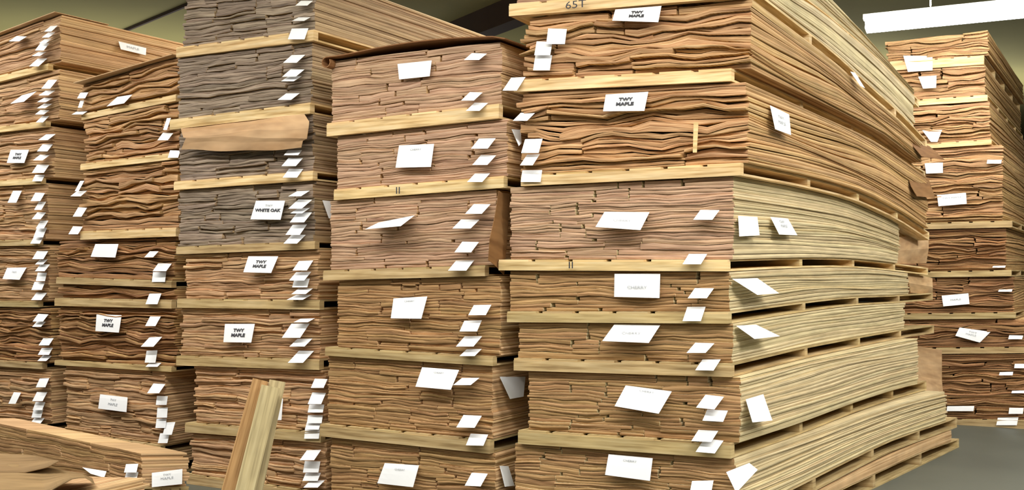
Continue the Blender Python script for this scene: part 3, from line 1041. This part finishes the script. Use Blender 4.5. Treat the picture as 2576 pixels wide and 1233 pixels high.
front_sheet('cardboard_flap', 'small brown cardboard flap above the fifth-lowest pallet end', 'cardboard', 'D',
            [(2282, 686, 2345, 700, -0.04), (2286, 712, 2346, 722, -0.02), (2290, 736, 2346, 742, -0.04)], M['card'], face='side', level=5, nc=5)
front_sheet('cardboard_flap', 'dark brown board jutting out under the upper pallet end of the near stack', 'cardboard', 'D',
            [(2286, 352, 2338, 368, 0.0), (2300, 372, 2358, 386, 0.03), (2318, 394, 2376, 402, 0.05)], M['card_dark'], face='side', level=1, nc=5)
front_sheet('cardboard_flap', 'dark brown board jutting out under the second-highest pallet end', 'cardboard', 'D',
            [(2284, 446, 2336, 452, -0.02), (2292, 470, 2344, 474, 0.01), (2306, 494, 2352, 498, 0.03)], M['card_dark'], face='side', level=2, nc=5)
# brown cardboard panel standing between near stack and far stack
pq = [unproj(2285, 868, 8.0), unproj(2368, 880, 8.3)]
pb = [unproj(2325, 1022, 8.0), unproj(2376, 1036, 8.3)]
grid_sheet('cardboard_sheet', 'tall brown cardboard panel standing between the near and far stacks', 'cardboard',
           [[pq[0] * (1 - u) + pq[1] * u for u in (0, .25, .5, .75, 1)],
            [(pq[0] + pb[0]) / 2 * (1 - u) + (pq[1] + pb[1]) / 2 * u + np.array([0, 0.03, 0]) for u in (0, .25, .5, .75, 1)],
            [pb[0] * (1 - u) + pb[1] * u for u in (0, .25, .5, .75, 1)]], M['card'], 0.01)
# curled boards at the bottom left
def curl_board(label, pts_near, pts_far, Yn, Yf, mat, n=18, crest=None):
    R = []
    for j in range(6):
        v = j / 5
        row = []
        for i in range(n):
            u = i / (n - 1)
            xa = np.interp(u, [p[0] for p in pts_near], [p[1] for p in pts_near]); ya = np.interp(u, [p[0] for p in pts_near], [p[2] for p in pts_near])
            xb = np.interp(u, [p[0] for p in pts_far], [p[1] for p in pts_far]); yb = np.interp(u, [p[0] for p in pts_far], [p[2] for p in pts_far])
            row.append(unproj(xa, ya, Yn) * (1 - v) + unproj(xb, yb, Yf) * v)
        R.append(row)
    return grid_sheet('cardboard_sheet', label, 'cardboard', R, mat, 0.004)


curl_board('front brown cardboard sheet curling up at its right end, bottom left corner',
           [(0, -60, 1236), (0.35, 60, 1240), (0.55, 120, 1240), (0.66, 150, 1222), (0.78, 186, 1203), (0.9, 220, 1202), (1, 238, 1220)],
           [(0, -60, 1168), (0.35, 40, 1168), (0.5, 85, 1172), (0.75, 160, 1184), (0.88, 205, 1192), (1, 232, 1204)], 4.8, 5.25, M['card_shaded'])
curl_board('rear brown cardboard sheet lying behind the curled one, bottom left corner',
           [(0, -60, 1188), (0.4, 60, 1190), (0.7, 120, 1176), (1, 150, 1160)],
           [(0, -60, 1136), (0.4, 20, 1143), (0.7, 85, 1146), (1, 135, 1158)], 5.1, 5.45, M['card_shaded'])

# ------------------------------------------------------------------ low pile that carries the cardboard
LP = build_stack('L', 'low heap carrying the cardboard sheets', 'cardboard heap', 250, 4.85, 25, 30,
    (-90, 1232, 190, 1240), [(-90, 1330, 190, 1350, 20)], [(-90, 186, 'low', 'flat brown', '0.45', 0)], '0.45', shaded_from=0)


# ------------------------------------------------------------------ leaning timbers
def timber(label, top, bot, Yt, wpx, dep, mat, top2=None):
    """square timber from the floor, leaning back against a stack"""
    Tc = unproj(top[0], top[1], Yt)
    # foot: floor point below the frame
    k = (bot[0] - CX) / F
    Yb = Yt - 0.22
    # line through the picture points top and bot, prolonged to the floor
    yfloor = HOR + H * F / Yb
    xf = top[0] + (bot[0] - top[0]) * (yfloor - top[1]) / (bot[1] - top[1])
    Bc = np.array([(xf - CX) / F * Yb, Yb, 0.0])
    ax = Tc - Bc; Ln = np.linalg.norm(ax); ax /= Ln
    a = math.radians(24)
    ex = np.array([math.cos(a), -math.sin(a) * 0 + 0.25, 0]); ex -= ax * ex.dot(ax); ex /= np.linalg.norm(ex)
    ey = np.cross(ax, ex)
    hw = wpx / F * Yt / 2
    V = []
    ts = np.linspace(0, 1, 7)
    ring = [(-1, -1), (-.86, -1.0), (.86, -1), (1, -1), (1, -.86), (1, .9), (-1, .9), (-1, -.86)]
    ring = [(-.88, -1), (.88, -1), (1, -.88), (1, 1), (-1, 1), (-1, -.88)]
    for t in ts:
        c = Bc + ax * Ln * t
        for (i, j) in ring:
            q = c + ex * hw * i + ey * dep / 2 * j
            if t == 0:
                q = q - ax * (q[2] / ax[2])
            V.append(q - Bc)
    f = []
    n = len(ring)
    uv = []
    for k_ in range(len(ts) - 1):
        for i in range(n):
            q = (k_ * n + i, k_ * n + (i + 1) % n, (k_ + 1) * n + (i + 1) % n, (k_ + 1) * n + i)
            f.append(q)
            uv += [(ts[p // n] * Ln, (i + (1 if (p % n) != i else 0)) * 0.05) for p in q]
    f.append(tuple(reversed(range(n)))); uv += [(0, 0.01 * i) for i in range(n)]
    f.append(tuple((len(ts) - 1) * n + i for i in range(n))); uv += [(0, 0.01 * i) for i in range(n)]
    o = link_mesh('timber_post', mesh_from('timber_post', V, f, [mat], uvs=uv), None, Bc)
    tag(o, label, 'timber', None)
    return o


timber('brown timber leaning on the dark-fronted stack, left of the paler ones', (655, 957), (578, 1233), 5.38, 38, 0.05, M['timber_brown'])
timber('pale square timber leaning in front, with a squared lower top', (681, 974), (617, 1233), 5.33, 46, 0.06, M['timber'])
timber('pale timber leaning behind the square one, its top a little higher', (698, 960), (640, 1233), 5.44, 40, 0.06, M['timber'])

# thin wood strip hanging out of the wavy bundle
t3 = ALLTHINGS[('D', 3)]
pp = [plane_pt(x, y, D.P, D.nf, o) - t3['base'] for (x, y, o) in ((1745, 308, .03), (1757, 308, .03), (1753, 384, .045), (1743, 384, .045))]
link_mesh('wood_strip', sheet_mesh('wood_strip', [[pp[0], pp[1]], [pp[3], pp[2]]], M['pallet'], 0.004), t3['root'])

# ------------------------------------------------------------------ ceiling things
# beam across the ceiling
def oriented_box(name, p0, p1, wdt, z0, z1, mat, label=None, cat=None, kind=None, parent=None):
    p0, p1 = np.array(p0, float), np.array(p1, float)
    ax = p1 - p0; L = np.linalg.norm(ax)
    o = link_mesh(name, box_mesh(name, (0, -wdt / 2, 0), (L, wdt / 2, z1 - z0), mat), parent, (p0[0], p0[1], z0))
    o.rotation_euler = (0, 0, math.atan2(ax[1], ax[0]))
    if parent is None:
        tag(o, label, cat, kind=kind)
    return o


dr_ = np.array([0.56, -0.83])
c0 = np.array([-0.41, 12.0])
nrm = np.array([0.83, 0.56])
o = oriented_box('ceiling_beam', c0 - dr_ * 5 + nrm * 0.12, c0 + dr_ * 6 + nrm * 0.12, 0.24, 4.33, CEIL - 0.001, M['beam'], kind='structure')
for i, (pa, pb_) in enumerate((((-5.6, 13.4), (-3.2, 11.0)),)):
    oriented_box('ceiling_conduit', pa, pb_, 0.03, CEIL - 0.04, CEIL - 0.005, M['beam'], kind='structure')

# fluorescent lamp over the far right stack
lamp = empty('fluorescent_lamp', (2.98, 8.2, 3.42))
tag(lamp, 'long bright fluorescent lamp under the ceiling above the far right stack', 'ceiling lamp')
Lh = 2.6
la = math.atan2(-0.49, 1.07)
lamp.rotation_euler = (0, 0, la)


def tube_mesh(name, r, L, mat, n=12):
    V = []; f = []
    for k in (0, 1):
        for i in range(n):
            a = 2 * math.pi * i / n
            V.append((k * L, r * math.cos(a), r * math.sin(a)))
    for i in range(n):
        f.append((i, (i + 1) % n, n + (i + 1) % n, n + i))
    f.append(tuple(reversed(range(n)))); f.append(tuple(range(n, 2 * n)))
    return mesh_from(name, V, f, [mat])


link_mesh('housing', box_mesh('housing', (-0.02, -0.05, 0.085), (Lh + 0.02, 0.05, 0.12), M['white_metal']), lamp)
for dy in (-0.055, 0.055):
    link_mesh('tube', tube_mesh('tube', 0.03, Lh, M['glow']), lamp, (0, dy, 0.05))
link_mesh('diffuser', box_mesh('diffuser', (0, -0.095, -0.01), (Lh, 0.095, 0.01), M['glow']), lamp)
for x in (0.5, Lh - 0.5):
    link_mesh('hanger', box_mesh('hanger', (x - 0.006, -0.006, 0.12), (x + 0.006, 0.006, CEIL - 3.421), M['white_metal']), lamp)

up = bpy.data.lights.new('lamp_upward_glow', 'AREA')
up.shape = 'RECTANGLE'; up.size = 2.5; up.size_y = 0.16; up.energy = 30; up.color = (0.97, 0.98, 1.0)
uo = bpy.data.objects.new('lamp_upward_glow', up)
uo.location = (1.3, 0, 0.14); uo.rotation_euler = (math.pi, 0, 0); uo.parent = lamp
COL.objects.link(uo)

# dark steel unit near the ceiling behind the far stack
u0 = unproj(2560, 150, 15.0)
o = link_mesh('unit_heater', box_mesh('unit_heater', (-0.1, -0.4, 0), (0.9, 0.4, 0.45), M['steel']), None, (u0[0], u0[1], u0[2]))
tag(o, 'dark blue-grey metal heater unit near the ceiling at the right edge', 'heater')
